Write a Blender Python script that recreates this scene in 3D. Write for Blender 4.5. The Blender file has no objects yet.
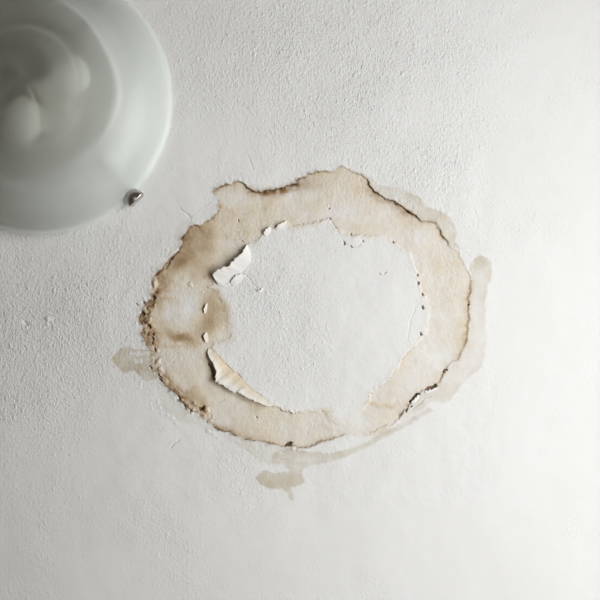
import bpy, bmesh, math, random
import numpy as np
from mathutils import Vector, Matrix

# ------------------------------------------------------------------ camera, world, light, exposure
S = 0.00135            # metres on the ceiling per photo pixel
H = 2.50               # ceiling height
D = 1.05               # camera to ceiling
scene = bpy.context.scene
COL = scene.collection

cam_d = bpy.data.cameras.new('camera')
cam_d.sensor_fit = 'HORIZONTAL'
cam_d.sensor_width = 36.0
cam_d.lens = 36.0 * D / (600 * S)
cam_d.clip_start = 0.02
cam = bpy.data.objects.new('camera', cam_d)
COL.objects.link(cam)
cam.location = (0, 0, H - D)
cam.rotation_euler = (math.pi, 0, 0)          # looking straight up; photo right = +X, photo down = +Y
scene.camera = cam

world = bpy.data.worlds.new('world')
scene.world = world
world.use_nodes = True
wn = world.node_tree.nodes
wn['Background'].inputs[0].default_value = (0.75, 0.86, 1.0, 1)
wn['Background'].inputs[1].default_value = 1.0

# room extents and the window it is lit by
RX0, RX1, RY0, RY1 = -2.2, 0.92, -1.6, 1.9
WY0, WY1, WZ0, WZ1 = -0.66, 0.86, 1.08, 2.10
ld = bpy.data.lights.new('daylight', 'AREA')
ld.shape = 'RECTANGLE'
ld.size = WZ1 - WZ0 - 0.10
ld.size_y = WY1 - WY0 - 0.10
ld.energy = 30.0
ld.color = (0.985, 0.993, 1.0)
lo = bpy.data.objects.new('daylight', ld)
COL.objects.link(lo)
lo.location = (RX1 - 0.005, (WY0 + WY1) / 2, (WZ0 + WZ1) / 2)
lo.rotation_euler = (0, math.radians(90), 0)   # shines towards -X

vs = scene.view_settings
vs.view_transform = 'Standard'
vs.look = 'None'
vs.gamma = 1.0
vs.use_curve_mapping = False
vs.exposure = 0.0

# ------------------------------------------------------------------ helpers
def tag(o, label=None, category=None, group=None, kind=None):
    if label: o['label'] = label
    if category: o['category'] = category
    if group: o['group'] = group
    if kind: o['kind'] = kind
    return o

def obj(name, me, mat, parent=None):
    o = bpy.data.objects.new(name, me)
    COL.objects.link(o)
    if mat and not me.materials:
        me.materials.append(mat)
    if parent:
        o.parent = parent
        o.matrix_parent_inverse = Matrix.Translation(-parent.location)
    return o

def empty(name, loc):
    o = bpy.data.objects.new(name, None)
    COL.objects.link(o)
    o.empty_display_size = 0.05
    o.location = loc
    return o

def bm_mesh(name, bm, smooth=False):
    me = bpy.data.meshes.new(name)
    bmesh.ops.recalc_face_normals(bm, faces=bm.faces[:])
    bm.to_mesh(me); bm.free()
    if smooth:
        me.polygons.foreach_set('use_smooth', np.ones(len(me.polygons), bool))
    return me

def add_box(bm, x0, x1, y0, y1, z0, z1):
    v = [bm.verts.new(p) for p in ((x0,y0,z0),(x1,y0,z0),(x1,y1,z0),(x0,y1,z0),(x0,y0,z1),(x1,y0,z1),(x1,y1,z1),(x0,y1,z1))]
    for f in ((0,1,2,3),(4,5,6,7),(0,1,5,4),(1,2,6,5),(2,3,7,6),(3,0,4,7)):
        bm.faces.new([v[i] for i in f])

def box_mesh(name, *boxes):
    bm = bmesh.new()
    for b in boxes: add_box(bm, *b)
    return bm_mesh(name, bm)

def lathe(bm, prof, n=64, mat=Matrix.Identity(4), closed=False):
    """prof: list of (r, z); revolve about z then transform by mat"""
    rings = []
    for r, z in prof:
        if r < 1e-7:
            rings.append([bm.verts.new(mat @ Vector((0, 0, z)))])
        else:
            rings.append([bm.verts.new(mat @ Vector((r*math.cos(2*math.pi*i/n), r*math.sin(2*math.pi*i/n), z))) for i in range(n)])
    m = len(rings)
    for k in range(m if closed else m-1):
        a, b = rings[k], rings[(k+1) % m]
        for i in range(n):
            j = (i+1) % n
            if len(a) == 1 and len(b) == 1: continue
            if len(a) == 1: bm.faces.new((a[0], b[i], b[j]))
            elif len(b) == 1: bm.faces.new((a[i], a[j], b[0]))
            else: bm.faces.new((a[i], a[j], b[j], b[i]))

class NT:
    """tiny node-tree builder"""
    def __init__(self, name):
        self.m = bpy.data.materials.new(name)
        self.m.use_nodes = True
        self.t = self.m.node_tree
        self.b = self.t.nodes['Principled BSDF']
        self.out = self.t.nodes['Material Output']
    def n(self, typ, **kw):
        nd = self.t.nodes.new(typ)
        for k, v in kw.items():
            if k in nd.bl_rna.properties: setattr(nd, k, v)
            else: nd.inputs[k].default_value = v
        return nd
    def l(self, a, b): self.t.links.new(a, b)
    def math(self, op, a, b=None, c=None):
        nd = self.t.nodes.new('ShaderNodeMath'); nd.operation = op
        for i, v in enumerate((a, b, c)):
            if v is None: continue
            if isinstance(v, (int, float)): nd.inputs[i].default_value = v
            else: self.l(v, nd.inputs[i])
        return nd.outputs[0]
    def ramp(self, fac, *stops):
        nd = self.t.nodes.new('ShaderNodeValToRGB')
        el = nd.color_ramp.elements
        while len(el) < len(stops): el.new(0.5)
        for e, (p, c) in zip(el, stops):
            e.position = p
            e.color = (c, c, c, 1) if isinstance(c, (int, float)) else (*c, 1)
        self.l(fac, nd.inputs[0])
        return nd.outputs[0]
    def noise(self, vec, scale, detail=3, rough=0.5, dist=0.0):
        nd = self.n('ShaderNodeTexNoise', Scale=scale, Detail=detail, Roughness=rough, Distortion=dist)
        if vec: self.l(vec, nd.inputs['Vector'])
        return nd.outputs[0]
    def mix(self, fac, a, b, blend='MIX'):
        nd = self.t.nodes.new('ShaderNodeMix'); nd.data_type = 'RGBA'; nd.blend_type = blend
        for s, v in ((0, fac), (6, a), (7, b)):
            if isinstance(v, (int, float)): nd.inputs[s].default_value = v
            elif isinstance(v, tuple): nd.inputs[s].default_value = (*v, 1)
            else: self.l(v, nd.inputs[s])
        return nd.outputs[2]

# ------------------------------------------------------------------ materials
PAINT = (0.803, 0.795, 0.774)

def paint_material(name, base=PAINT, attr=True, relief=1.0):
    q = NT(name)
    co = q.n('ShaderNodeTexCoord').outputs['Object']
    mp = q.n('ShaderNodeMapping'); q.l(co, mp.inputs[0]); mp.inputs['Scale'].default_value = (1.0, 0.72, 1.0)
    v = mp.outputs[0]
    # very soft tonal unevenness of the old paint
    mott = q.noise(co, 9, 3, 0.55)
    tone = q.mix(q.ramp(mott, (0.35, 0.0), (0.7, 1.0)), (base[0]*0.985, base[1]*0.985, base[2]*0.98), base)
    if attr:
        at = q.n('ShaderNodeAttribute', attribute_name='stain')
        tone = q.mix(1.0, tone, at.outputs['Color'], 'MULTIPLY')
        rg = q.n('ShaderNodeAttribute', attribute_name='relief').outputs['Fac']
    q.l(tone, q.b.inputs['Base Color'])
    q.b.inputs['Roughness'].default_value = 0.72
    q.b.inputs['Specular IOR Level'].default_value = 0.25
    # roller stipple: crumbs standing proud on a finer grain
    wn_ = q.n('ShaderNodeTexNoise', Scale=420.0, Detail=2.0); q.l(v, wn_.inputs['Vector'])
    wv = q.n('ShaderNodeVectorMath', operation='SCALE'); q.l(wn_.outputs['Color'], wv.inputs[0]); wv.inputs['Scale'].default_value = 0.006
    wa = q.n('ShaderNodeVectorMath', operation='ADD'); q.l(v, wa.inputs[0]); q.l(wv.outputs[0], wa.inputs[1])
    warp = wa.outputs[0]
    def crumbs(scale, keep, size):
        vo = q.n('ShaderNodeTexVoronoi', Scale=scale); q.l(warp, vo.inputs['Vector'])
        sp = q.n('ShaderNodeSeparateColor'); q.l(vo.outputs['Color'], sp.inputs[0])
        dot = q.ramp(vo.outputs['Distance'], (size*.25, 1.0), (size, 0.0))
        return q.math('MULTIPLY', dot, q.ramp(sp.outputs[0], (keep, 0.0), (1.0, 1.0)))
    n1 = crumbs(300, 0.30, 0.60)
    n2 = q.noise(v, 300, 4, 0.72)
    n3 = crumbs(170, 0.62, 0.50)
    hgt = q.math('ADD', q.math('ADD', q.math('MULTIPLY', n1, 0.32), q.math('MULTIPLY', n2, 1.0)), q.math('MULTIPLY', n3, 0.45))
    if attr:
        hgt = q.math('MULTIPLY', hgt, rg)
    bp = q.n('ShaderNodeBump', Strength=1.0, Distance=0.0015 * relief)
    q.l(hgt, bp.inputs['Height'])
    q.l(bp.outputs[0], q.b.inputs['Normal'])
    return q.m

M_CEIL = paint_material('ceiling_paint')
M_FLAKE = paint_material('flake_paint', relief=0.8)

def plain(name, c, rough=0.6, metal=0.0, var=0.06, scale=20, bump=0.0):
    q = NT(name)
    co = q.n('ShaderNodeTexCoord').outputs['Object']
    n = q.noise(co, scale, 3)
    q.l(q.mix(n, tuple(x*(1-var) for x in c), tuple(min(1, x*(1+var)) for x in c)), q.b.inputs['Base Color'])
    q.b.inputs['Roughness'].default_value = rough
    q.b.inputs['Metallic'].default_value = metal
    if bump:
        bp = q.n('ShaderNodeBump', Strength=0.4, Distance=bump); q.l(n, bp.inputs['Height']); q.l(bp.outputs[0], q.b.inputs['Normal'])
    return q.m

M_WALL = plain('wall_paint', (0.32, 0.275, 0.20), 0.8, scale=60, bump=0.0006)
M_FLOOR = plain('floor_wood', (0.15, 0.11, 0.07), 0.5, scale=14, var=0.2)
M_FRAME = plain('window_white', (0.8, 0.8, 0.78), 0.4)
M_METAL = plain('brushed_nickel', (0.50, 0.48, 0.45), 0.28, 1.0, scale=220)
M_WHITE = plain('lamp_base_enamel', (0.50, 0.49, 0.45), 0.45)
M_BULB = plain('bulb_pearl', (0.92, 0.91, 0.87), 0.3)
M_BRASS = plain('bulb_cap', (0.5, 0.47, 0.42), 0.6, 0.5)
M_HOLD = plain('holder_bakelite', (0.55, 0.52, 0.47), 0.4)

def glass_material():
    q = NT('alabaster_glass')
    co = q.n('ShaderNodeTexCoord').outputs['Object']
    # the poured swirl of alabaster glass: noise sampled in polar coordinates about the dish's axis
    sx = q.n('ShaderNodeSeparateXYZ'); q.l(co, sx.inputs[0])
    x, y = sx.outputs[0], sx.outputs[1]
    r = q.math('SQRT', q.math('ADD', q.math('MULTIPLY', x, x), q.math('MULTIPLY', y, y)))
    a = q.math('ARCTAN2', y, x)
    cx = q.n('ShaderNodeCombineXYZ')
    tw = q.math('ADD', a, q.math('MULTIPLY', r, 14.0))
    q.l(q.math('MULTIPLY', r, 26.0), cx.inputs[0])
    q.l(q.math('MULTIPLY', q.math('COSINE', tw), 0.9), cx.inputs[1])
    q.l(q.math('MULTIPLY', q.math('SINE', tw), 0.9), cx.inputs[2])
    sw = q.noise(cx.outputs[0], 0.8, 1, 0.4, 0.3)
    wisp = q.ramp(sw, (0.36, 0.0), (0.66, 1.0))
    def band(rr, wd, k, a0):
        e = q.math('DIVIDE', q.math('SUBTRACT', q.math('ADD', q.math('DIVIDE', r, 0.178), q.math('MULTIPLY', sw, 0.10)), rr + .05), wd)
        g = q.math('POWER', 2.718, q.math('MULTIPLY', q.math('MULTIPLY', e, e), -1.0))
        return q.math('MULTIPLY', g, q.math('MULTIPLY', q.ramp(q.math('COSINE', q.math('SUBTRACT', a, a0)), (0.1, 0.0), (0.95, 1.0)), k))
    arcs = q.math('ADD', q.math('ADD', band(.665, .018, .24, -.55), band(.71, .06, .12, -.9)), q.math('ADD', band(.40, .02, .18, -1.0), band(.46, .02, .08, .9)))
    rimw = q.ramp(q.math('DIVIDE', r, 0.178), (0.45, 0.0), (0.93, 1.0))
    milk = q.n('ShaderNodeMixShader')
    dif = q.n('ShaderNodeBsdfDiffuse'); trl = q.n('ShaderNodeBsdfTranslucent')
    dif.inputs[0].default_value = (0.93, 0.97, 0.94, 1); trl.inputs[0].default_value = (0.95, 0.97, 0.93, 1)
    milk.inputs[0].default_value = 0.42
    q.l(dif.outputs[0], milk.inputs[1]); q.l(trl.outputs[0], milk.inputs[2])
    rf = q.n('ShaderNodeBsdfRefraction', Roughness=0.30, IOR=1.08)
    rf.inputs[0].default_value = (0.985, 1.0, 0.985, 1)
    trn = q.n('ShaderNodeBsdfTransparent'); trn.inputs[0].default_value = (1.0, 1.0, 0.98, 1)
    clear = q.n('ShaderNodeMixShader'); clear.inputs[0].default_value = 0.45
    q.l(rf.outputs[0], clear.inputs[1]); q.l(trn.outputs[0], clear.inputs[2])
    body = q.n('ShaderNodeMixShader')
    q.l(q.math('ADD', q.math('ADD', q.math('MULTIPLY', wisp, 0.09), 0.05), q.math('ADD', q.math('MULTIPLY', rimw, 0.36), arcs)), body.inputs[0])
    q.l(clear.outputs[0], body.inputs[1]); q.l(milk.outputs[0], body.inputs[2])
    gl = q.n('ShaderNodeBsdfGlossy', Roughness=0.42)
    gl.inputs[0].default_value = (1, 1, 1, 1)
    fr = q.n('ShaderNodeFresnel', IOR=1.40)
    top = q.n('ShaderNodeMixShader')
    q.l(fr.outputs[0], top.inputs[0]); q.l(body.outputs[0], top.inputs[1]); q.l(gl.outputs[0], top.inputs[2])
    q.l(top.outputs[0], q.out.inputs[0])
    return q.m
M_GLASS = glass_material()

def pane_material():
    q = NT('window_glass')
    tr = q.n('ShaderNodeBsdfTransparent'); gl = q.n('ShaderNodeBsdfGlossy', Roughness=0.02)
    mx = q.n('ShaderNodeMixShader'); mx.inputs[0].default_value = 0.06
    q.l(tr.outputs[0], mx.inputs[1]); q.l(gl.outputs[0], mx.inputs[2]); q.l(mx.outputs[0], q.out.inputs[0])
    return q.m
M_PANE = pane_material()

# ------------------------------------------------------------------ room shell
T = 0.12
tag(obj('floor', box_mesh('floor', (RX0-T, RX1+T, RY0-T, RY1+T, -0.1, 0)), M_FLOOR), 'brown wooden floor of the room below the ceiling', kind='structure')
tag(obj('wall_left', box_mesh('wall_left', (RX0-T, RX0, RY0-T, RY1+T, 0, H)), M_WALL), 'plain beige wall facing the window', kind='structure')
tag(obj('wall_front', box_mesh('wall_front', (RX0, RX1, RY0-T, RY0, 0, H)), M_WALL), 'plain beige wall on the lamp side', kind='structure')
tag(obj('wall_back', box_mesh('wall_back', (RX0, RX1, RY1, RY1+T, 0, H)), M_WALL), 'plain beige wall opposite the lamp side', kind='structure')
tag(obj('wall_right', box_mesh('wall_right', (RX1, RX1+T, RY0-T, WY0, 0, H), (RX1, RX1+T, WY1, RY1+T, 0, H),
    (RX1, RX1+T, WY0, WY1, 0, WZ0), (RX1, RX1+T, WY0, WY1, WZ1, H)), M_WALL), 'plain beige wall with the window opening', kind='structure')
win = empty('window_1', (RX1+0.04, (WY0+WY1)/2, WZ0))
tag(win, 'white framed window that lights the ceiling', kind='structure')
wm = (WY0+WY1)/2
obj('window_frame', box_mesh('window_frame', (RX1+.02, RX1+.07, WY0, WY0+.05, WZ0, WZ1), (RX1+.02, RX1+.07, WY1-.05, WY1, WZ0, WZ1),
    (RX1+.02, RX1+.07, WY0+.05, WY1-.05, WZ0, WZ0+.05), (RX1+.02, RX1+.07, WY0+.05, WY1-.05, WZ1-.05, WZ1), (RX1+.02, RX1+.07, wm-.03, wm+.03, WZ0+.05, WZ1-.05)), M_FRAME, win)
for a, b in ((WY0+.05, wm-.03), (wm+.03, WY1-.05)):
    obj('pane', box_mesh('pane', (RX1+.042, RX1+.048, a, b, WZ0+.05, WZ1-.05)), M_PANE, win)

# ------------------------------------------------------------------ numpy noise and distance tools
def perlin(x, y, seed):
    rng = np.random.RandomState(seed)
    g = rng.rand(256, 256) * 2 * np.pi
    xi = np.floor(x).astype(int); yi = np.floor(y).astype(int)
    fx = x - xi; fy = y - yi
    def dot(ix, iy, dx, dy):
        a = g[ix & 255, iy & 255]
        return np.cos(a) * dx + np.sin(a) * dy
    u = fx*fx*fx*(fx*(fx*6-15)+10); v = fy*fy*fy*(fy*(fy*6-15)+10)
    a = dot(xi, yi, fx, fy); b = dot(xi+1, yi, fx-1, fy)
    c = dot(xi, yi+1, fx, fy-1); d = dot(xi+1, yi+1, fx-1, fy-1)
    return ((a*(1-u)+b*u)*(1-v) + (c*(1-u)+d*u)*v) * 1.4

def fbm(x, y, scale, seed, octs=3, gain=0.5):
    t = 0; amp = 1; s = scale
    for o in range(octs):
        t = t + amp * perlin(x/s + 17.3*o, y/s + 9.1*o, seed+o)
        amp *= gain; s /= 2
    return t

def sstep(a, b, x):
    t = np.clip((x-a)/(b-a), 0, 1)
    return t*t*(3-2*t)

def poly_dist(px, py, pts, closed=False):
    """unsigned distance to a polyline of (x, y[, w]) and the weight w at the nearest point"""
    pts = [tuple(p) + ((1.0,) if len(p) == 2 else ()) for p in pts]
    segs = list(zip(pts[:-1], pts[1:]))
    if closed: segs.append((pts[-1], pts[0]))
    best = np.full(px.shape, 1e9); w = np.zeros(px.shape); ws = np.zeros(px.shape)
    for (x0, y0, w0), (x1, y1, w1) in segs:
        dx, dy = x1-x0, y1-y0
        L = dx*dx + dy*dy + 1e-9
        t = np.clip(((px-x0)*dx + (py-y0)*dy)/L, 0, 1)
        d = (px-x0-t*dx)**2 + (py-y0-t*dy)**2
        m = d < best
        best = np.where(m, d, best)
        q = 1/(d + 1.0)**2
        w += q*(w0+(w1-w0)*t); ws += q
    return np.sqrt(best), w/ws

def inside(px, py, pts):
    r = np.zeros(px.shape, bool)
    n = len(pts)
    for i in range(n):
        x0, y0 = pts[i][:2]; x1, y1 = pts[(i+1) % n][:2]
        if y0 == y1: continue
        c = ((y0 > py) != (y1 > py)) & (px < (x1-x0)*(py-y0)/(y1-y0) + x0)
        r ^= c
    return r

# ------------------------------------------------------------------ the stain, traced on the ceiling plane (pixels = 1.35 mm)
# outer tide line: x, y, strength of the brown rim
OUT = [(248,188,.7),(254,191,1),(262,191.5,1.1),(270,190,1.15),(280,188,1.1),(288,186,1.1),(296,183,1.1),(300,178,.8),(306,174.5,.7),
 (314,173,.65),(322,170.5,.6),(330,171,.55),(336,169,.5),(343,166,.3),(349,169,.3),(354,172,.4),(361,174,.35),(367,179,.5),(370,184.5,.9),
 (374,190,1),(379,193,1),(385,198,1),(391,200,1),(397,203,1),(404,208,1),(409,211,1),(415,215,.95),(420,219.5,.7),(425,222,.5),(431,221.5,.5),
 (436,222,.5),(438,227,.45),(441,231,.6),(443,237,.7),(447,242,.55),(452,248,.2),(458,252,.25),(463,262,.3),(467,270,.3),(471,277,.45),
 (471,284,.7),(470,294,.7),(468.5,305,.8),(469,318,.75),(468,328,.75),(466,341,.75),(463,350,.7),(459,359,.5),(450,364,.35),(446,370,.4),
 (443,376,.5),(440,382,.5),(437,384,.3),(430,389,.3),(427,390,.3),(418,394,.3),(412,400,.3),(407,408,.5),(401,415,.6),(398,420,.3),
 (388,428,.1),(372,436,.05),(358,437,.05),(346,434,.25),(340,437,.35),(330,440,.4),(320,442,.45),(310,447,.5),(304,449,.5),(296,447,.5),(288,446,.8),
 (280,446,.6),(270,444,.6),(261,441,.65),(252,441,.6),(243,439,.6),(235,436,.7),(228,431.5,.75),(220,430,.8),(214,427.5,.8),(212,423,.5),
 (208,420,.5),(204,418,.5),(199,414,.6),(195,411.5,.7),(190,410,.8),(186,405,.9),(182,402,1),(178,397,1),(175,392,.9),(170,390,.8),
 (166,386,.8),(161,380,.8),(158,374,.7),(154,369,.7),(152,362,.6),(151,355,.6),(149,348,.6),(145,341,.7),(141,334,.9),(142,326,.9),(140,320,1),
 (141,313,1.1),(144,307,1.1),(147,302,1),(151,298,1),(151,292,.6),(150,285,.4),(153,278,.5),(156,274,.7),(162,270,.8),(165,265,.8),(170,258,.8),
 (175,254,.8),(179,250,.9),(182,244,.9),(181,239,.9),(185,235,.9),(190,227,.9),(194,225,.9),(199,226,.8),(204,223,.7),(210,219.5,.6),
 (217,214,.6),(219,209,.6),(219,203,.4),(217,196,.4),(213,193,.7),(216,189,.8),(221,187,.8),(226,183.5,.8),(231,184.5,.75),(238,181,.75),(243,183,.7)]
# inner edge (rim of the white paint still in place): x, y, sharpness of the broken edge
INN = [(246,247,.9),(252,243,.3),(258,240,.3),(262,236,.8),(265,231,1),(268,228,1),(272,229,.6),(276,227,1),(281,224,1),(286,222,.9),(292,227,.3),
 (300,225,.5),(310,224,.5),(322,221,.6),(329,218,1),(332,223,1),(335,228,1),(341,231,.6),(346,233,.6),(352,235,.6),(360,236,.8),(368,236,.5),
 (380,236,.5),(387,237,.6),(393,242,.7),(400,247,.5),(408,252,.5),(413,261,.6),(416,270,.8),(417,276,.9),(419,284,.9),(422,291,.6),(425,297,.5),
 (429,306,.3),(429,318,.2),(427,330,.2),(420,340,.5),(413,346,.8),(407,353,.9),(402,360,.9),(396,370,.9),(391,377,.9),(384,384,.9),(378,388,.9),(371,394,.8),
 (369,402,.5),(360,412,.1),(350,422,.1),(340,425,.1),(331,420,.1),(327,414,.2),(330,411,.4),(320,411,.6),(310,412,.6),(300,413,.7),(292,411,.8),(282,409,.8),(271,405,.9),
 (262,397,.7),(255,392,.7),(249,388,.7),(245,382,.7),(240,376,.7),(234,371,.6),(228,367,.6),(222,360,.6),(216,354,.5),(211,348,.5),(214,343,.3),(226,341,.3),
 (231,337,.2),(229,328,.1),(228,318,.1),(226,306,.1),(221,298,.2),(216,291,.3),(209,287,.5),(213,282,.6),(220,283,.8),(232,281,.8),(243,273,.8),(249,264,.9)]
# pale overflow patches beyond the rim: name-label, polygon, tint strength, edge strength
PATCH = [
 ('pale grey-brown patch left of the ring', [(112,357),(116,352),(121,348),(127,346),(131,349),(136,350),(144,349),(151,352),(155,362),(158,374),(160,380),(153,380),(146,382),(140,377),(134,371),(130,371),(126,374),(119,369),(113,363)], .95, .55),
 ('pale band beyond the upper right rim', [(354,172),(361,172.5),(370,177.5),(378,185),(390,186.5),(400,189),(408,192),(417,196),(421,200),(425,206),(432,208.5),(440,211),(446,214),(450,220),(455,226),(456,233),(455,240),(460,249),(452,248),(443,240),(437,228),(434,222),(424,222),(415,215),(404,208),(391,200),(379,193),(370,184)], .85, .75),
 ('pale band beyond the right rim', [(470,268),(472,262),(475,257),(480,254.5),(486,257),(491,262),(491.5,272),(490,280),(487,284),(487.5,292),(485,300),(486,312),(484.5,330),(486,345),(485,357),(482,366),(475,373),(467,379),(461,385),(456,393),(448,402),(443,404),(435,401),(428,404),(418,411),(408,417),(401,420),(401,415),(407,408),(412,400),(427,390),(437,384),(446,370),(459,359),(466,341),(469,318),(470,294),(471,277)], .62, .55),
 ('pale drip patch below the ring', [(256,477),(260,472.5),(266,470),(275,473),(288,472.5),(289,470),(283,466),(272,462),(272,455),(280,448),(290,448),(304,451),(316,453),(330,453),(345,450),(360,445),(370,440),(380,432),(392,428),(402,422),(412,417),(420,412),(428,407),(434,410),(420,418),(408,425),(398,431),(385,437),(370,446),(352,454),(335,461),(320,464),(308,466),(303,471),(302,477),(306,482),(298,486),(291,488),(294,500),(290,499),(283,489),(270,488.5),(260,486)], 1.0, .5),
 ('faint tan margin below the lower left rim', [(158,374),(166,386),(175,392),(182,402),(190,410),(199,414),(208,420),(214,428),(235,436),(252,441),(272,444),(290,447),(304,450),(313,456),(302,466),(286,463),(274,467),(263,462),(250,455),(243,450),(236,445),(220,436),(205,429),(195,425),(180,421),(170,415),(162,407),(158,398),(157,385)], .45, .15),
 ('faint tan margin beside the upper left rim', [(150,290),(149,276),(155,266),(164,260),(172,246),(175,230),(182,221),(190,219),(192,224),(185,235),(181,243),(170,258),(162,270),(153,279),(152,292)], .42, .1),
]
# tide lines and small brown marks: points (x, y, w), half-width in, half-width out (left side), tint key
LINES = [
 ([(153,343,.6),(153,337,.8),(154,331,.9),(151,326,.9),(147,323,.8),(150,316,.6),(151,309,.7),(154,303,.9),(153,296,1),(157,291,.9)], 2.2, 'brown'),
 ([(157,291,.5),(163,298,.6),(170,299,.6),(176,301,.5),(181,306,.3)], 2.4, 'tan'),
 ([(153,343,.5),(158,346,.7),(168,347,.6),(180,346,.5),(192,346,.5),(202,344,.3)], 1.8, 'tan'),
 ([(370,403,.5),(378,406,.7),(386,405,.75),(392,408,.8),(397,403,.8),(399,404,.5)], 2.0, 'rust'),
 ([(399,403,.35),(399.5,412,.4),(398,420,.3)], 1.3, 'rust'),
 ([(330,412,.3),(326,418,.4),(322,424,.4),(330,428,.45),(343,434,.5),(334,438,.5),(318,443,.5)], 2.6, 'grey'),
 ([(219,205,.5),(223,209,.4),(232,210,.45)], 1.6, 'tan'),
 ([(251,190,.8),(262,193,1),(272,192,1),(284,190,1),(296,186,1)], 4.2, 'brown'),
 ([(300,181,.7),(308,184,.55),(318,184,.35)], 6.0, 'brownsoft'),
 ([(372,189,.7),(380,196,.8),(392,203,.75),(404,211,.7),(412,216,.45)], 5.5, 'brownsoft'),
 ([(186,240,.9),(186,248,.8),(183,256,.6)], 7.0, 'brownsoft'),
 ([(160,280,1),(163,288,1.1),(158,294,1.2),(154,300,1.3),(148,308,1.1),(145,318,1.2),(145,330,1.1),(150,342,.8)], 5.0, 'brownsoft'),
 ([(154,332,.8),(158,340,.6),(156,352,.5),(161,366,.8),(168,380,1.1),(176,388,1.2),(184,398,1.1),(198,406,1.1),(206,416,.8)], 4.5, 'brownsoft'),
 ([(214,425,.6),(226,430,.6),(240,436,.6),(256,439,.4)], 3.2, 'brownsoft'),
 ([(471,280,.3),(468,300,.4),(467,320,.45),(464,345,.5),(457,360,.35)], 4.0, 'rust'),
 ([(209,356,.5),(213,366,.6),(213,376,.9),(210,379,.9)], 3.5, 'brownsoft'),
 ([(216,384,.6),(226,390,.6),(238,397,.6),(250,402,.6),(264,407,.5)], 2.6, 'brownsoft'),
 ([(443,232,.6),(443,238,.7),(447,242,.6)], 1.3, 'rust'),
 ([(491,270,.4),(490,280,.5),(487,285,.4)], 1.6, 'rust'),
]
# soft areas that are browner (or cleaner) than the rest: x, y, rx, ry, degrees, amount
BLOBS = [
 (197,240,24,20,-35,.65),(183,262,12,10,-40,.45),(176,264,9,6,-40,.6),(166,280,9,14,20,.55),(205,262,22,18,-40,.35),
 (182,338,15,5.5,18,.9),(176,336,8,5,30,.35),(214,312,14,24,-5,.55),(205,325,10,18,0,.3),(222,378,22,8,38,.4),
 (178,316,16,13,0,-.55),(180,360,20,10,0,-.2),(232,415,34,12,25,-.08),(160,330,8,20,0,.25),
 (271,428,10,15,10,.22),(285,205,32,10,0,.10),(320,195,24,12,0,-.15),(335,215,40,10,0,-.2),(352,228,22,7,15,.18),(358,188,10,8,0,.2),
 (400,215,16,8,35,.25),(421,238,8,8,0,-.5),(445,262,16,18,20,.12),(435,290,20,18,0,.05),(440,330,16,26,0,-.12),(425,365,22,14,-30,-.05),
 (412,385,12,10,0,-.25),(314,427,26,13,0,-.28),(318,412,16,6,0,.1),(360,425,22,10,-15,-.35),(196,396,10,8,30,.5),(203,409,7,5,20,.7),
 (238,200,12,9,0,-.25),(232,232,26,18,0,.08),(190,300,14,12,0,-.3),(186,270,16,8,-20,.1),(160,306,5,8,0,.4),(224,196,8,8,0,-.2),
]
# holes and slits in the crust: polyline, half width, depth mm
HOLES = [
 ([(200,409),(204,408)],2.2,4.5),([(286,444.5),(291,443.5)],1.8,4.5),([(153,296.5),(154,299)],1.8,3),([(143.5,302),(145,303)],1.2,3),([(141.5,312),(144,314)],1.3,3),
 ([(148,326),(149.5,328)],1.2,3),([(153,338),(153.5,339)],1.0,3),([(155,349),(155.5,350.5)],1.0,3),([(178,396.5),(179,399)],1.3,3.5),([(184,405.5),(185,406.5)],1.0,3),
 ([(189.5,409.5),(191,410.5)],1.0,3),([(160,379),(161,381)],.9,2.5),([(159,375),(160,377)],.9,2.5),([(150.5,368),(151.5,369)],1.0,3),([(153,334),(153,335)],.9,2.5),
 ([(426,390.5),(430,387.8),(436,385.6)],1.7,6),([(411,401.5),(414,397.5),(417.5,394)],1.6,6),([(443.5,372),(446.5,370)],1.2,5),([(406,411),(407,409)],.9,5),([(411,406.5),(411.6,406)],.8,4),
 ([(467.5,304.6),(467.8,305)],.9,4),([(422,306),(422.6,308)],1.4,4),([(420.6,333.5),(421,334.5)],1.0,4),([(422.5,294),(423,295)],.9,3),([(418,282.5),(417.5,284)],1.0,3),([(417,274.5),(417.2,276)],.9,3),
 ([(344,242.5),(344.2,243.5)],.8,3),([(351,246),(351.4,247)],.9,3),([(362.5,240),(363,242)],.8,3),([(350.8,233),(351.4,233.6)],.8,2),([(393,241.6),(393.6,242.2)],.9,3),
 ([(329.6,217.5),(330.4,218.3)],1.0,3),([(328,208),(328.4,208.6)],.7,2),([(283,409),(284.3,409.8)],1.1,4),([(293.6,411),(294.4,412.6)],1.1,4),([(255.8,417.5),(256.6,418)],.8,2.5),
 ([(238.6,219.5),(239,221)],.8,2.5),([(242,240.6),(242.6,241)],.7,2),([(136,304),(136.4,305.4)],.7,2),([(209,364),(213,371),(214,378)],2.2,3),([(202,337),(203,340)],1.0,3),([(203.6,306),(203.4,310)],.9,3),
 ([(24,321),(26,325)],1.2,1.6),([(379,273.6),(381,274.2)],.7,1.2),([(384,273.4),(386,272)],.6,1.0),
]
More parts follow.
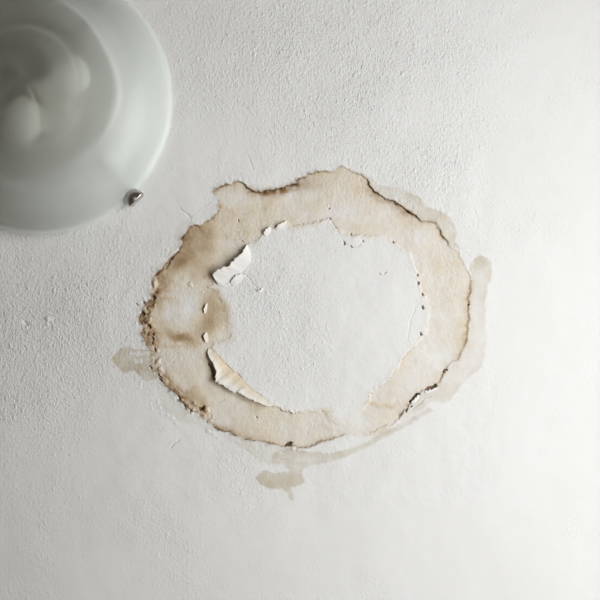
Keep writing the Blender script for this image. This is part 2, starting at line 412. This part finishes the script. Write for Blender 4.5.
# hairline cracks: polyline, half width, depth mm
CRACKS = [
 ([(156,274),(163,270),(166,264.5),(170,258.5),(175,254),(179.5,249)],1.05,3.5),([(166,268.5),(169,262),(172,257.5)],.9,4.0),
 ([(180,208.5),(186,213.5),(191.5,218.5)],.7,1.8),([(191.5,218.5),(195,213),(199,209),(204,206.5),(210,203),(214,195)],.45,.8),
 ([(248,155),(250,160),(252,166),(253,171)],.6,1.0),([(240,173),(243,181)],.4,.6),
 ([(369,432),(374,431),(378,428),(386,425)],.7,2.0),([(412,410),(420,404),(426,397.5),(431,396.5)],.5,1.6),
 ([(416,306),(411,318),(409,330),(408,337)],.45,1.0),([(474,208),(478,217),(477,228)],.4,.7),([(444,178),(441,185),(435,195)],.4,.6),
 ([(402,360),(407,353),(413,346.5)],.7,2),([(384,384),(391,377),(396,369)],.7,2),([(371,394),(378,388),(384,384)],.6,1.6),
 ([(217,403),(221,401.5),(224,399.5)],.6,1.2),([(171,447.5),(175,443.5),(179,440.5)],.7,1.4),([(158,432),(163,429)],1.2,.6),
 ([(280,460),(287,459.5)],.6,1.2),([(280,451.5),(284,451.8)],.8,1.4),([(283,528),(284,538),(285.5,547)],.7,.8),([(276,519),(277,530)],.6,.4),
 ([(240,176),(228,181)],.4,.6),([(340,161),(342,157)],.5,.9),([(186,283),(190,281.5)],.5,1),([(251,281),(256,287),(258,290)],.5,1.0),([(241,272),(246,275),(250,279.5)],.6,1.4),
 ([(330,218.5),(333,223.5),(337,229.5)],.8,2.2),([(337,231),(341,236),(344,243),(351,247),(358,247),(362,240)],.5,.9),
 ([(218,269),(218,280),(212,284)],.5,.6),([(430,222),(436,222),(440,230),(443,238)],.5,1.2),
]
# blisters and crumbs standing proud: x, y, radius, height mm
BEADS = [(155,284,3.4,2.6),(149,308,3.0,2.6),(148,321,3.4,2.8),(152,326,2.4,2.2),(151,333,2.8,2.4),(145,330,2.2,1.6),(146,313,2.2,2.0),(150,315,2.0,1.8),(155,305,2.0,1.4),
 (157,362,3.2,2.2),(161,371,3.2,2.4),(153,366,2.2,2.6),(165,381,3.0,2.2),(170,386,2.6,2.0),(175,388,2.4,2.0),(181,400,2.2,2.2),(187,408,2.0,2.0),(192,411,1.8,1.8),
 (206,410,3.4,2.6),(196,403,3.0,1.8),(205,417,2.6,2.0),(210,422,2.4,2.0),(294,448,3.0,2.2),(299,450,2.0,1.6),(48,319,3.0,1.8),(47,324,2.0,1.2),
 (190,284,2.6,1.2),(156,351,2.0,2.0),(155,343,2.0,1.8),(213,434,3.0,1.2),(209,431,2.4,1.0),(218,438,2.4,.9),(158,400,2.0,1.1),(162,407,2.0,1.1),(167,414,2.2,1.2),(173,419,2.0,1.0),(176,424,1.8,1.0),(161,413,1.6,.9),(150,404,1.5,.8),(152,409,1.6,.8),
 (174,167,1.6,1.0),(172,169,1.4,.9),(170,181,1.2,.7),(139,387,1.6,.9),(137,391,1.3,.8)]

# ------------------------------------------------------------------ ceiling height field
def axis(lo, a, b, hi):
    return np.concatenate([np.arange(lo, a, 1.4), np.arange(a, b, 0.62), np.arange(b, hi+1.4, 1.4)])
gx = axis(-60, 108, 498, 660); gy = axis(-60, 156, 506, 660)
PX, PY = np.meshgrid(gx, gy)
NY, NX = PX.shape

# ragged outlines: the traced lines wander at small scale
wx = PX + 1.3*fbm(PX, PY, 7, 11, 3, .65); wy = PY + 1.3*fbm(PX, PY, 7, 41, 3, .65)
sx_ = PX + 2.2*fbm(PX, PY, 14, 71, 3, .6); sy_ = PY + 2.2*fbm(PX, PY, 14, 91, 3, .6)

sub = (slice(np.searchsorted(gy, 140), np.searchsorted(gy, 515)), slice(np.searchsorted(gx, 104), np.searchsorted(gx, 500)))
def full(v, fill=0.0):
    a = np.full(PX.shape, fill); a[sub] = v; return a
bx_, by_ = wx[sub], wy[sub]; cx_, cy_ = sx_[sub], sy_[sub]; qx, qy = PX[sub], PY[sub]

dO, wO = poly_dist(bx_, by_, OUT, True); iO = inside(bx_, by_, OUT); sO = np.where(iO, dO, -dO)
dI, wI = poly_dist(bx_, by_, INN, True); iI = inside(bx_, by_, INN); sI = np.where(iI, dI, -dI)

TAN = np.array((.89, .77, .60)); BROWN = np.array((.42, .265, .10)); RUST = np.array((.82, .64, .42)); GREY = np.array((.78, .715, .60)); DARK = np.array((.16, .10, .06)); UMBER = np.array((.20, .115, .035))
col = np.ones(qx.shape + (3,))
def tint(amount, t):
    global col
    a = np.clip(amount, 0, 1)[..., None]
    col = col * (1 - a + a*t)

n_big = fbm(qx, qy, 34, 5, 4, .55); n_mid = fbm(qx, qy, 12, 15, 3, .6); n_fine = fbm(qx, qy, 4, 25, 2, .6)
# soaked plaster of the ring: browner on the left and top, paler to the right
lr = 1 - sstep(180, 470, qx) * .30
edge_soft = np.clip(1 - wI, .0, 1) * 10 + .8
ring = sstep(-.6, .6, sO) * (1 - sstep(-edge_soft*.35, edge_soft, sI))
amt = .68 * lr + .28*n_big + .14*n_mid + .05*n_fine
for (x, y, rx, ry, deg, a) in BLOBS:
    c, s_ = math.cos(math.radians(deg)), math.sin(math.radians(deg))
    u = ((cx_-x)*c + (cy_-y)*s_)/rx; v = (-(cx_-x)*s_ + (cy_-y)*c)/ry
    amt = amt + a*np.exp(-(u*u+v*v)**1.4)
tint(ring * np.clip(amt, 0.03, 1), TAN)
tint(ring * np.clip(amt-.85, 0, 1) * .8, BROWN)
# rim deposit: sharp outside, bleeding inwards
rim = np.where(sO > 0, np.exp(-sO/(1.0 + 1.3*np.clip(wO, 0, 1.2))), np.exp(sO/.55))
gran = np.clip(.85 + .45*n_mid + .35*n_fine, .1, 1.3)
tint(rim * np.clip(wO, 0, 1.2)**1.3 * 1.05 * gran, BROWN)
tint(np.exp(-((sO-.45)/.95)**2) * np.clip(wO*1.15-.12, 0, 1) * .95 * np.clip(gran+.1, 0, 1.1) * (1 - .75*sstep(425, 460, qx)), UMBER)
tint(np.where(sO > 0, np.exp(-sO/7.0), 0) * wO * .35, TAN)
keys = {'brown': (BROWN, .8), 'tan': (TAN*TAN, .75), 'rust': (RUST, .75), 'grey': (GREY, .7), 'brownsoft': (BROWN, .6)}
for pts, hw, key in LINES:
    d, w = poly_dist(cx_ if key in ('brownsoft', 'grey') else bx_, cy_ if key in ('brownsoft', 'grey') else by_, pts)
    t, k = keys[key]
    tint(np.exp(-(d/hw)**2) * w * k * gran * (iO if key == 'brownsoft' else 1), t)
# inner tide line
tint(np.exp(-(dI/1.2)**2) * wI * .22 * (1 - .6*sstep(360, 400, qx)) * (sO > 0) * gran, RUST)
pid = np.zeros(qx.shape, int)
holeP = ~(inside(bx_, by_, [(134,359),(142,358),(143,363),(135,364)]) | inside(bx_, by_, [(128,352),(140,351),(151,352),(149,355),(138,356),(130,355)]) | inside(bx_, by_, [(274,470),(276,465),(284,466),(290,470),(288,472),(276,472)]))
for k, (lab, poly, ts, es) in enumerate(PATCH):
    pw = .9
    xx, yy = qx + pw*(bx_-qx), qy + pw*(by_-qy)
    d, _ = poly_dist(xx, yy, poly, True); i = inside(xx, yy, poly); s = np.where(i, d, -d)
    m = sstep(-1.3, 1.8, s) * (~iO) * np.where(holeP, 1, .45)
    tint(m * ts * np.clip(.62 + .4*n_big + .15*n_mid, .15, 1), GREY)
    tint(m * es * np.exp(-np.clip(s, 0, 99)/2.4) * np.clip(.6+.5*n_mid, 0, 1), GREY)
    pid = np.where(i & ~iO & holeP & (pid == 0), k+1, pid)
tint((pid == 1)*.55*np.clip(.7+.5*n_mid, 0, 1), GREY)
m = np.exp(-(((cx_-481)/9)**2 + ((cy_-262)/7)**2)**2) * (pid == 3); tint(m*.6, GREY)
m = np.exp(-(((cx_-278)/24)**2 + ((cy_-480)/8)**2)**2) * (pid == 4); tint(m*.35, GREY)

# heights, in mm towards the room
h = np.zeros(qx.shape)
lipn = np.clip(.7 + .8*n_mid, 0, 1.6)
wq = np.clip(wO, 0, 1)
ringmask = sstep(-.7, .7, sO) * (1 - sstep(-.7, .7, sI))
h += -1.1 * sstep(-.5, .9, sO) * (1 - sstep(-.6 - 7*np.clip(.6-wI, 0, 1), .6 + 7*np.clip(.6-wI, 0, 1), sI)) * np.clip(.5 + np.exp(-sO/12)*(wq*1.4-.5), .15, 1) * (1 - .75*sstep(440, 466, qx))
h += 1.5 * np.where(sO < .3, np.exp((sO-.3)/3.2), np.exp(-(sO-.3)/.5)) * wq * lipn * (1 - .6*sstep(440, 465, qx))         # curled lip of the outer paint
h += 1.3 * np.where(sI > -.2, np.exp(-(sI+.2)/3.5), np.exp((sI+.2)/.5)) * wI * lipn * (1 - .6*sstep(370, 410, qx))               # and of the island
h += .35*n_big + ringmask * (.22*n_mid)
# crumbly crust along the left and lower left rim
crust = np.exp(-((sO-3)/5.5)**2) * np.where(qx < 215, 1, 0) * sstep(262, 285, qy)
h += crust * (1.0*np.abs(n_mid) + .7*n_fine)
for (x, y, r, a) in BEADS:
    u = ((cx_-x)**2 + (cy_-y)**2)/(r*r)
    b = np.clip(1-u, 0, 1)
    out_ = (y > 384 and x < 178) or x > 210 or y < 200
    h = h + a*np.sqrt(b)*sstep(0, .3, b)*(.35 if out_ else .8)
pit = np.zeros(qx.shape)
for pts, hw, dep in HOLES:
    d, _ = poly_dist(bx_, by_, pts)
    hw = hw*.85; b = 1 - sstep(hw*.45, hw*1.25, d)
    h = h - dep*b; pit = np.maximum(pit, b)
for pts, hw, dep in CRACKS:
    d, _ = poly_dist(bx_*.6+qx*.4, by_*.6+qy*.4, pts)
    b = np.exp(-(d/hw)**2)
    h = h - dep*b*.45
    pit = np.maximum(pit, b*.5*min(1, dep/2))
tint(pit*.55, DARK*2.2)

win_fade = np.minimum(np.minimum(qx-qx.min(), qx.max()-qx), np.minimum(qy-qy.min(), qy.max()-qy))
h = h*sstep(0, 14, win_fade)
HG = full(h)
# marks outside the traced window too (left of it)
for pts, hw, dep in HOLES[-3:]:
    d, _ = poly_dist(PX, PY, pts); HG -= np.where(PX < 104, dep*np.exp(-(d/hw)**2), 0)
for (x, y, r, a) in BEADS:
    if x < 104: HG += a*np.sqrt(np.clip(1-((PX-x)**2+(PY-y)**2)/(r*r), 0, 1))*.8
# long waves of the plastered ceiling
HG += .9*fbm(PX, PY, 120, 200, 2) + .25*fbm(PX, PY, 30, 210, 2)
border = np.minimum(np.minimum(PX-gx[0], gx[-1]-PX), np.minimum(PY-gy[0], gy[-1]-PY))
HG *= sstep(0, 25, border)
STAIN = np.ones(PX.shape + (4,)); STAIN[sub][..., :3] = col
# where the roller stipple is strong and where it was skimmed smooth
rel = .46 + .30*fbm(PX, PY, 70, 300, 3)
def blob(x, y, rx, ry, deg=0):
    c, s_ = math.cos(math.radians(deg)), math.sin(math.radians(deg))
    u = ((PX-x)*c + (PY-y)*s_)/rx; v = (-(PX-x)*s_ + (PY-y)*c)/ry
    return np.exp(-(u*u+v*v)**1.3)
rel += .55*blob(320, 70, 150, 90) + .6*blob(50, 330, 100, 110) + .35*blob(270, 310, 60, 60) + .25*blob(430, 190, 60, 40)
rel -= .55*blob(190, 175, 70, 35, -40) + .5*blob(150, 430, 80, 60, 25) + .45*blob(520, 480, 170, 190) + .35*blob(560, 150, 80, 200) + .4*blob(360, 320, 50, 70) + .35*blob(330,540,160,60) + .3*blob(30,560,120,80)
rel = np.clip(rel, .07, 1.2)
rel[sub] *= (1 - .2*ringmask) * (1 - .25*(pid > 0))
rel = .5 + (rel-.5)*sstep(0, 50, border)

X = (PX-300)*S; Y = (PY-300)*S; Z = H - HG*.001
# normals of the whole field, so that its pieces meet without a seam
dZx = np.gradient(Z, axis=1)/np.gradient(X, axis=1); dZy = np.gradient(Z, axis=0)/np.gradient(Y, axis=0)
NRM = np.stack([dZx, dZy, -np.ones_like(Z)], -1); NRM /= np.linalg.norm(NRM, axis=-1, keepdims=True)

VID = np.arange(NX*NY).reshape(NY, NX)
quads = np.stack([VID[:-1,:-1], VID[1:,:-1], VID[1:,1:], VID[:-1,1:]], -1).reshape(-1, 4)   # faces down into the room
ids = np.zeros(PX.shape, int)
reg = np.where(iO & ~iI, 1, 0); reg = np.where(pid > 0, 1+pid, reg); reg = np.where(iO & iI, 20, reg)
ids[sub] = reg
fid = ids[:-1, :-1].reshape(-1)
co_all = np.stack([X, Y, Z], -1).reshape(-1, 3); st_all = STAIN.reshape(-1, 4); rl_all = rel.reshape(-1); nr_all = NRM.reshape(-1, 3)

def field_mesh(name, q, extra=None):
    used, inv = np.unique(q, return_inverse=True)
    q2 = inv.reshape(-1, 4)
    co = co_all[used]; st = st_all[used]; rl = rl_all[used]; nr = nr_all[used]
    if extra is not None:
        ev, ef = extra
        q2 = np.concatenate([q2, ef + len(co)]); co = np.concatenate([co, ev])
        st = np.concatenate([st, np.ones((len(ev), 4))]); rl = np.concatenate([rl, np.full(len(ev), .5)])
        nr = np.concatenate([nr, np.tile((0, 0, -1.0), (len(ev), 1))])
    me = bpy.data.meshes.new(name)
    me.vertices.add(len(co)); me.vertices.foreach_set('co', co.astype(np.float32).ravel())
    nf = len(q2)
    me.loops.add(nf*4); me.loops.foreach_set('vertex_index', q2.astype(np.int32).ravel())
    me.polygons.add(nf); me.polygons.foreach_set('loop_start', np.arange(0, nf*4, 4, dtype=np.int32))
    me.polygons.foreach_set('use_smooth', np.ones(nf, bool))
    me.update(calc_edges=True)
    a = me.attributes.new('stain', 'FLOAT_COLOR', 'POINT'); a.data.foreach_set('color', st.astype(np.float32).ravel())
    b = me.attributes.new('relief', 'FLOAT', 'POINT'); b.data.foreach_set('value', rl.astype(np.float32))
    me.normals_split_custom_set_from_vertices(nr.astype(np.float32))
    return me

# the flat rest of the ceiling, out to the walls
x0, x1, y0, y1 = X[0,0], X[0,-1], Y[0,0], Y[-1,0]
xs, ys = [RX0-T, x0, x1, RX1+T], [RY0-T, y0, y1, RY1+T]
ev = np.array([(xs[i], ys[j], H) for j in range(4) for i in range(4)])
ef = np.array([(j*4+i, (j+1)*4+i, (j+1)*4+i+1, j*4+i+1) for j in range(3) for i in range(3) if (i, j) != (1, 1)])
ceiling = tag(obj('ceiling', field_mesh('ceiling', quads[fid == 0], (ev, ef)), M_CEIL), 'white painted plaster ceiling with stippled roller texture', kind='structure')
tag(obj('peeling_paint', field_mesh('peeling_paint', quads[fid == 20]), M_CEIL, ceiling), 'white paint still in place inside the stain ring')
stain = tag(obj('water_stain', field_mesh('water_stain', quads[fid == 1]), M_CEIL), 'brown ring-shaped water stain on the white ceiling', 'water stain')
for k, (lab, *_r) in enumerate(PATCH):
    tag(obj('stain_patch', field_mesh('stain_patch', quads[fid == 2+k]), M_CEIL, stain), lab)

# ------------------------------------------------------------------ curled flakes of paint
def resample(pts, n):
    p = np.array(pts, float); d = np.r_[0, np.cumsum(np.hypot(*np.diff(p, axis=0).T))]
    t = np.linspace(0, d[-1], n)
    return np.stack([np.interp(t, d, p[:, 0]), np.interp(t, d, p[:, 1])], -1)

def surf(p):
    i = np.clip(np.searchsorted(gx, p[:, 0]), 0, NX-1); j = np.clip(np.searchsorted(gy, p[:, 1]), 0, NY-1)
    return HG[j, i]

def flake(free, hinge, lift, label, n=None, m=9, seed=1, curl=1.6, tints=None, thick=.0007, jag=1.0, base=.15):
    """sheet from its hinge on the ceiling to a free edge that hangs lift mm into the room"""
    L = np.hypot(*np.diff(np.array(free, float), axis=0).T).sum()
    n = n or int(max(8, L*1.5))
    A = resample(hinge, n); B = resample(free, n)
    rng = np.random.RandomState(seed)
    jit = np.convolve(rng.randn(n+4), [.25, .5, .25], 'same')[2:-2]*jag
    dirv = B-A; dl = np.linalg.norm(dirv, axis=1, keepdims=True)+1e-6
    tp = np.sin(np.linspace(0, math.pi, n))**.55
    J = dirv/dl * (jit*tp)[:, None]
    vs_, cols = [], []
    lf = lift*tp*(1 + .18*np.sin(np.linspace(0, 5, n)+seed) + .03*np.sin(np.linspace(0, 11, n)+2*seed))
    top, bot = [], []
    h0 = np.convolve(np.pad(surf(A), 2, 'edge'), np.ones(5)/5, 'valid')
    for k in range(m):
        t = k/(m-1)
        P = A + (B-A)*t + J*t**5
        hh = h0 - .45 + (base+.45)*min(1, t*2.5) + lf*t**curl
        for i in range(n):
            top.append(((P[i,0]-300)*S, (P[i,1]-300)*S, H - hh[i]*.001))
            c = np.ones(3)
            if tints:
                a = tints(t, i/(n-1)); c = 1-a + a*TAN
            cols.append((*c, 1))
    top = np.array(top); bot = top + np.array((0, 0, thick))
    V = np.concatenate([top, bot]); N = n*m
    F = []
    for k in range(m-1):
        for i in range(n-1):
            a, b, c, d = k*n+i, k*n+i+1, (k+1)*n+i+1, (k+1)*n+i
            F.append((a, b, c, d)); F.append((N+d, N+c, N+b, N+a))
    loop = [i for i in range(n)] + [k*n+n-1 for k in range(1, m)] + [(m-1)*n+i for i in range(n-2, -1, -1)] + [k*n for k in range(m-2, 0, -1)]
    for a, b in zip(loop, loop[1:]+loop[:1]):
        F.append((a, N+a, N+b, b))
    org = V.mean(0); org[2] = H
    me = bpy.data.meshes.new('paint_flake')
    me.from_pydata((V-org).tolist(), [], F)
    bm = bmesh.new(); bm.from_mesh(me); bmesh.ops.recalc_face_normals(bm, faces=bm.faces[:]); bm.to_mesh(me); bm.free()
    me.polygons.foreach_set('use_smooth', np.ones(len(me.polygons), bool))
    a = me.attributes.new('stain', 'FLOAT_COLOR', 'POINT')
    edge = [(.9, .8, .66, 1)]*N
    a.data.foreach_set('color', np.array(cols + edge, np.float32).ravel())
    b = me.attributes.new('relief', 'FLOAT', 'POINT'); b.data.foreach_set('value', np.full(2*N, .25, np.float32))
    o = obj('paint_flake', me, M_FLAKE)
    o.location = org
    return tag(o, label, 'paint flake', 'loose paint flakes around the water stain')

flake([(247,244),(244.5,249),(243,252),(240,255),(236,258),(231,262),(229,266),(222,268),(216,271),(213,274.5),(215,279),(217,283)],
      [(248,246),(252.5,255),(253,262),(250,268),(246,272),(242,274.5),(237,278),(233,281),(229,284),(225,286),(221,286),(218,286)], 9.5,
      'largest white paint flake curling off at the upper left inner edge', seed=3, curl=1.2, m=12, tints=lambda t, u: .10 + .12*t)
flake([(230,283.5),(231,280),(233.5,277),(238,274.5),(241.5,272.8)], [(234,287),(238,286),(242,283.5),(245,280.5),(246,277)], 3.2,
      'small curved paint lip just below the largest flake', seed=5)
flake([(208,349),(208,353),(209,357),(214,364),(216.5,372),(215,381),(222,384),(229,389),(235,393),(239,391),(243,395),(248,397.5),(255,401),(262,404),(268,406),(272,406)],
      [(210,348),(214,352),(219,356),(224,361),(229,367),(234,371),(239,375),(243,379),(246,383),(250,387.5),(255,391),(259,394),(263,397),(267,400),(270,403),(273,405)], 6.5,
      'long cream paint flake peeling along the lower left inner edge', seed=8, curl=1.2, m=12,
      tints=lambda t, u: .75*max(0, min(1, 2.1-t*2.9))*min(1, 1.6-1.2*u) + .30)
flake([(264,236),(263.5,232),(266,229),(270,226.8)], [(268,238),(269.5,236),(271.5,233),(273,230)], 3.4,
      'small white flake at the top inner edge nearest the largest flake', seed=11, tints=lambda t, u: .2)
flake([(274.5,228.5),(278,225.5),(282,223),(286,221)], [(277,232),(281,230),(285,227.5),(288.5,224)], 2.6,
      'thin white flake on the top inner edge left of centre', seed=12, tints=lambda t, u: .25)
flake([(203.5,313.5),(203.8,309),(205.5,305),(207,303)], [(206.5,314),(207.5,311),(208,307),(208,304)], 2.8,
      'upper of two tiny cream flakes on the left inner edge', seed=14, tints=lambda t, u: .65)
flake([(205.5,343),(204,339.5),(203.8,335.5),(206,332)], [(208.5,343),(209,340),(209,336),(208,333)], 3.2,
      'lower of two tiny cream flakes on the left inner edge', seed=15, tints=lambda t, u: .65)
flake([(280,408),(283,411),(287,411.5),(291,411),(294,413.5),(297,411.5)], [(280,405.5),(284,406.5),(288,408),(291,408.3),(294,409),(297,409)], 2.2,
      'thin paint lip trailing off the end of the long cream flake', seed=16, tints=lambda t, u: .4)
flake([(424,391),(428,390.5),(432,389),(437,387)], [(426,394.5),(429.5,393),(433.5,391.5),(437.5,389.5)], 1.0,
      'white paint lip beside the longer dark slit at the lower right rim', seed=17, base=.3)
flake([(410.5,402.5),(413.5,400),(416,397),(418.5,394.5)], [(412.8,405),(416,402.5),(418.5,399.5),(420.2,396.5)], 1.0,
      'white paint lip beside the shorter dark slit at the lower right rim', seed=18, base=.3)
flake([(255.5,289),(259,290.5),(262,287.5)], [(258,294),(261.5,293),(264,290)], 1.8,
      'tiny white chip on the paint right of the largest flake', seed=19)

# ------------------------------------------------------------------ ceiling lamp
ZR = H - 0.013                       # glass rim plane
k = (D-0.013)/D*S
LX, LY, R = (41-300)*k, (101-300)*k, 133*k
lamp = empty('ceiling_lamp', (LX, LY, H))
tag(lamp, 'round flush ceiling lamp with frosted alabaster glass dish and metal clips', 'ceiling lamp')
def lpt(px, py, dz): 
    """world point seen at that pixel, dz below the ceiling"""
    f = (D-dz)/D*S
    return Vector(((px-300)*f, (py-300)*f, H-dz))

prof = [(1.0, .0), (.985, .0), (.965, .002), (.95, .010), (.925, .0205), (.89, .031), (.84, .041), (.78, .049), (.72, .0548), (.68, .0585), (.655, .0612), (.62, .0632),
        (.54, .0668), (.45, .0705), (.35, .0742), (.25, .0772), (.15, .0795), (.06, .0808), (0, .0812)]
th = .0042
outer = [(r*R, -.013-z-th) for r, z in prof]
inner = [(max(0, r*R - (.003 if 0.01 < r < .96 else 0)), -.013-z) for r, z in prof]
bm = bmesh.new()
lathe(bm, outer + inner[::-1], 160)
me = bm_mesh('glass_shade', bm, True)
shade = obj('glass_shade', me, M_GLASS, lamp); shade.matrix_parent_inverse.identity()
tag(shade, 'frosted alabaster glass dish')
bm = bmesh.new()
lathe(bm, [(0, 0), (.103, 0), (.107, -.002), (.107, -.009), (.103, -.012), (.050, -.012), (.046, -.020), (.016, -.022), (0, -.022)], 96)
o = obj('base_plate', bm_mesh('base_plate', bm, True), M_WHITE, lamp); o.matrix_parent_inverse.identity()

# two pearl bulbs lying either side of the middle
c0 = Vector((LX, LY, H-.036))
for px, py in ((69, 76), (20, 124)):
    tip = lpt(px, py, .040)
    ax = (tip - c0); ax.z *= .3; ax.normalize()
    m4 = Matrix.Translation(tip - lamp.location) @ ax.to_track_quat('Z', 'Y').to_matrix().to_4x4()
    bm = bmesh.new()
    lathe(bm, [(0, .027), (.008, .0262), (.016, .0225), (.0225, .016), (.0258, .008), (.0265, 0), (.0255, -.008), (.0225, -.016), (.0180, -.023), (.0145, -.029), (.0135, -.033)], 32, m4)
    b = obj('light_bulb', bm_mesh('light_bulb', bm, True), M_BULB, lamp); b.matrix_parent_inverse.identity()
    bm = bmesh.new(); lathe(bm, [(.0135, -.031), (.0138, -.034), (.0128, -.036), (.0138, -.038), (.0128, -.040), (.0135, -.042), (0, -.043)], 24, m4)
    c = bpy.data.objects.new('bulb_cap', bm_mesh('bulb_cap', bm, True)); COL.objects.link(c); c.data.materials.append(M_BRASS); c.parent = b
    bm = bmesh.new(); lathe(bm, [(0, -.037), (.0165, -.037), (.019, -.039), (.019, -.047), (0, -.047)], 24, m4)
    hd = obj('bulb_holder', bm_mesh('bulb_holder', bm, True), M_HOLD, lamp); hd.matrix_parent_inverse.identity()

# clips gripping the rim
def clip_mesh():
    bm = bmesh.new()
    # strap along the ceiling from the base plate to beyond the rim
    add_box(bm, .095, R+.0075, -.0045, .0045, -.0095, -.0075)
    # outer upright hooking down past the glass edge
    add_box(bm, R+.0060, R+.0080, -.0112, .0112, -.020, -.0075)
    bmesh.ops.bevel(bm, geom=bm.edges[:], offset=.0006, segments=1, affect='EDGES')
    return bm_mesh('clip', bm, False)
def tongue_mesh():
    # domed, round-nosed tongue that lies over the glass; flat on the outer side
    bm = bmesh.new()
    n, m = 24, 7
    rings = []
    w, l = .0128, .0175
    for j in range(m):
        t = j/(m-1)
        sc = math.cos(t*math.pi/2)**.6 if j < m-1 else 0
        ring = []
        for i in range(n+1):
            a = math.pi/2 + math.pi*i/n
            ring.append(bm.verts.new((R+.0081 + (l*math.cos(a))*sc, w*math.sin(a)*sc*(1.0), -.0186 - .0065*math.sin(t*math.pi/2))))
        rings.append(ring)
    for j in range(m-1):
        for i in range(n):
            bm.faces.new((rings[j][i], rings[j][i+1], rings[j+1][i+1], rings[j+1][i]))
        bm.faces.new((rings[j][n], rings[j][0], rings[j+1][0], rings[j+1][n]))
    bm.faces.new(rings[0])
    bmesh.ops.remove_doubles(bm, verts=bm.verts[:], dist=1e-6)
    return bm_mesh('clip_tongue', bm, True)
cm, tm = clip_mesh(), tongue_mesh()
for deg in (46, -59, 173):
    c = obj('clip', cm, M_METAL, lamp); c.matrix_parent_inverse.identity()
    c.rotation_euler = (0, 0, math.radians(deg))
    t = bpy.data.objects.new('clip_tongue', tm); COL.objects.link(t)
    if not tm.materials: tm.materials.append(M_METAL)
    t.parent = c
    tag(c, 'brushed metal clip')
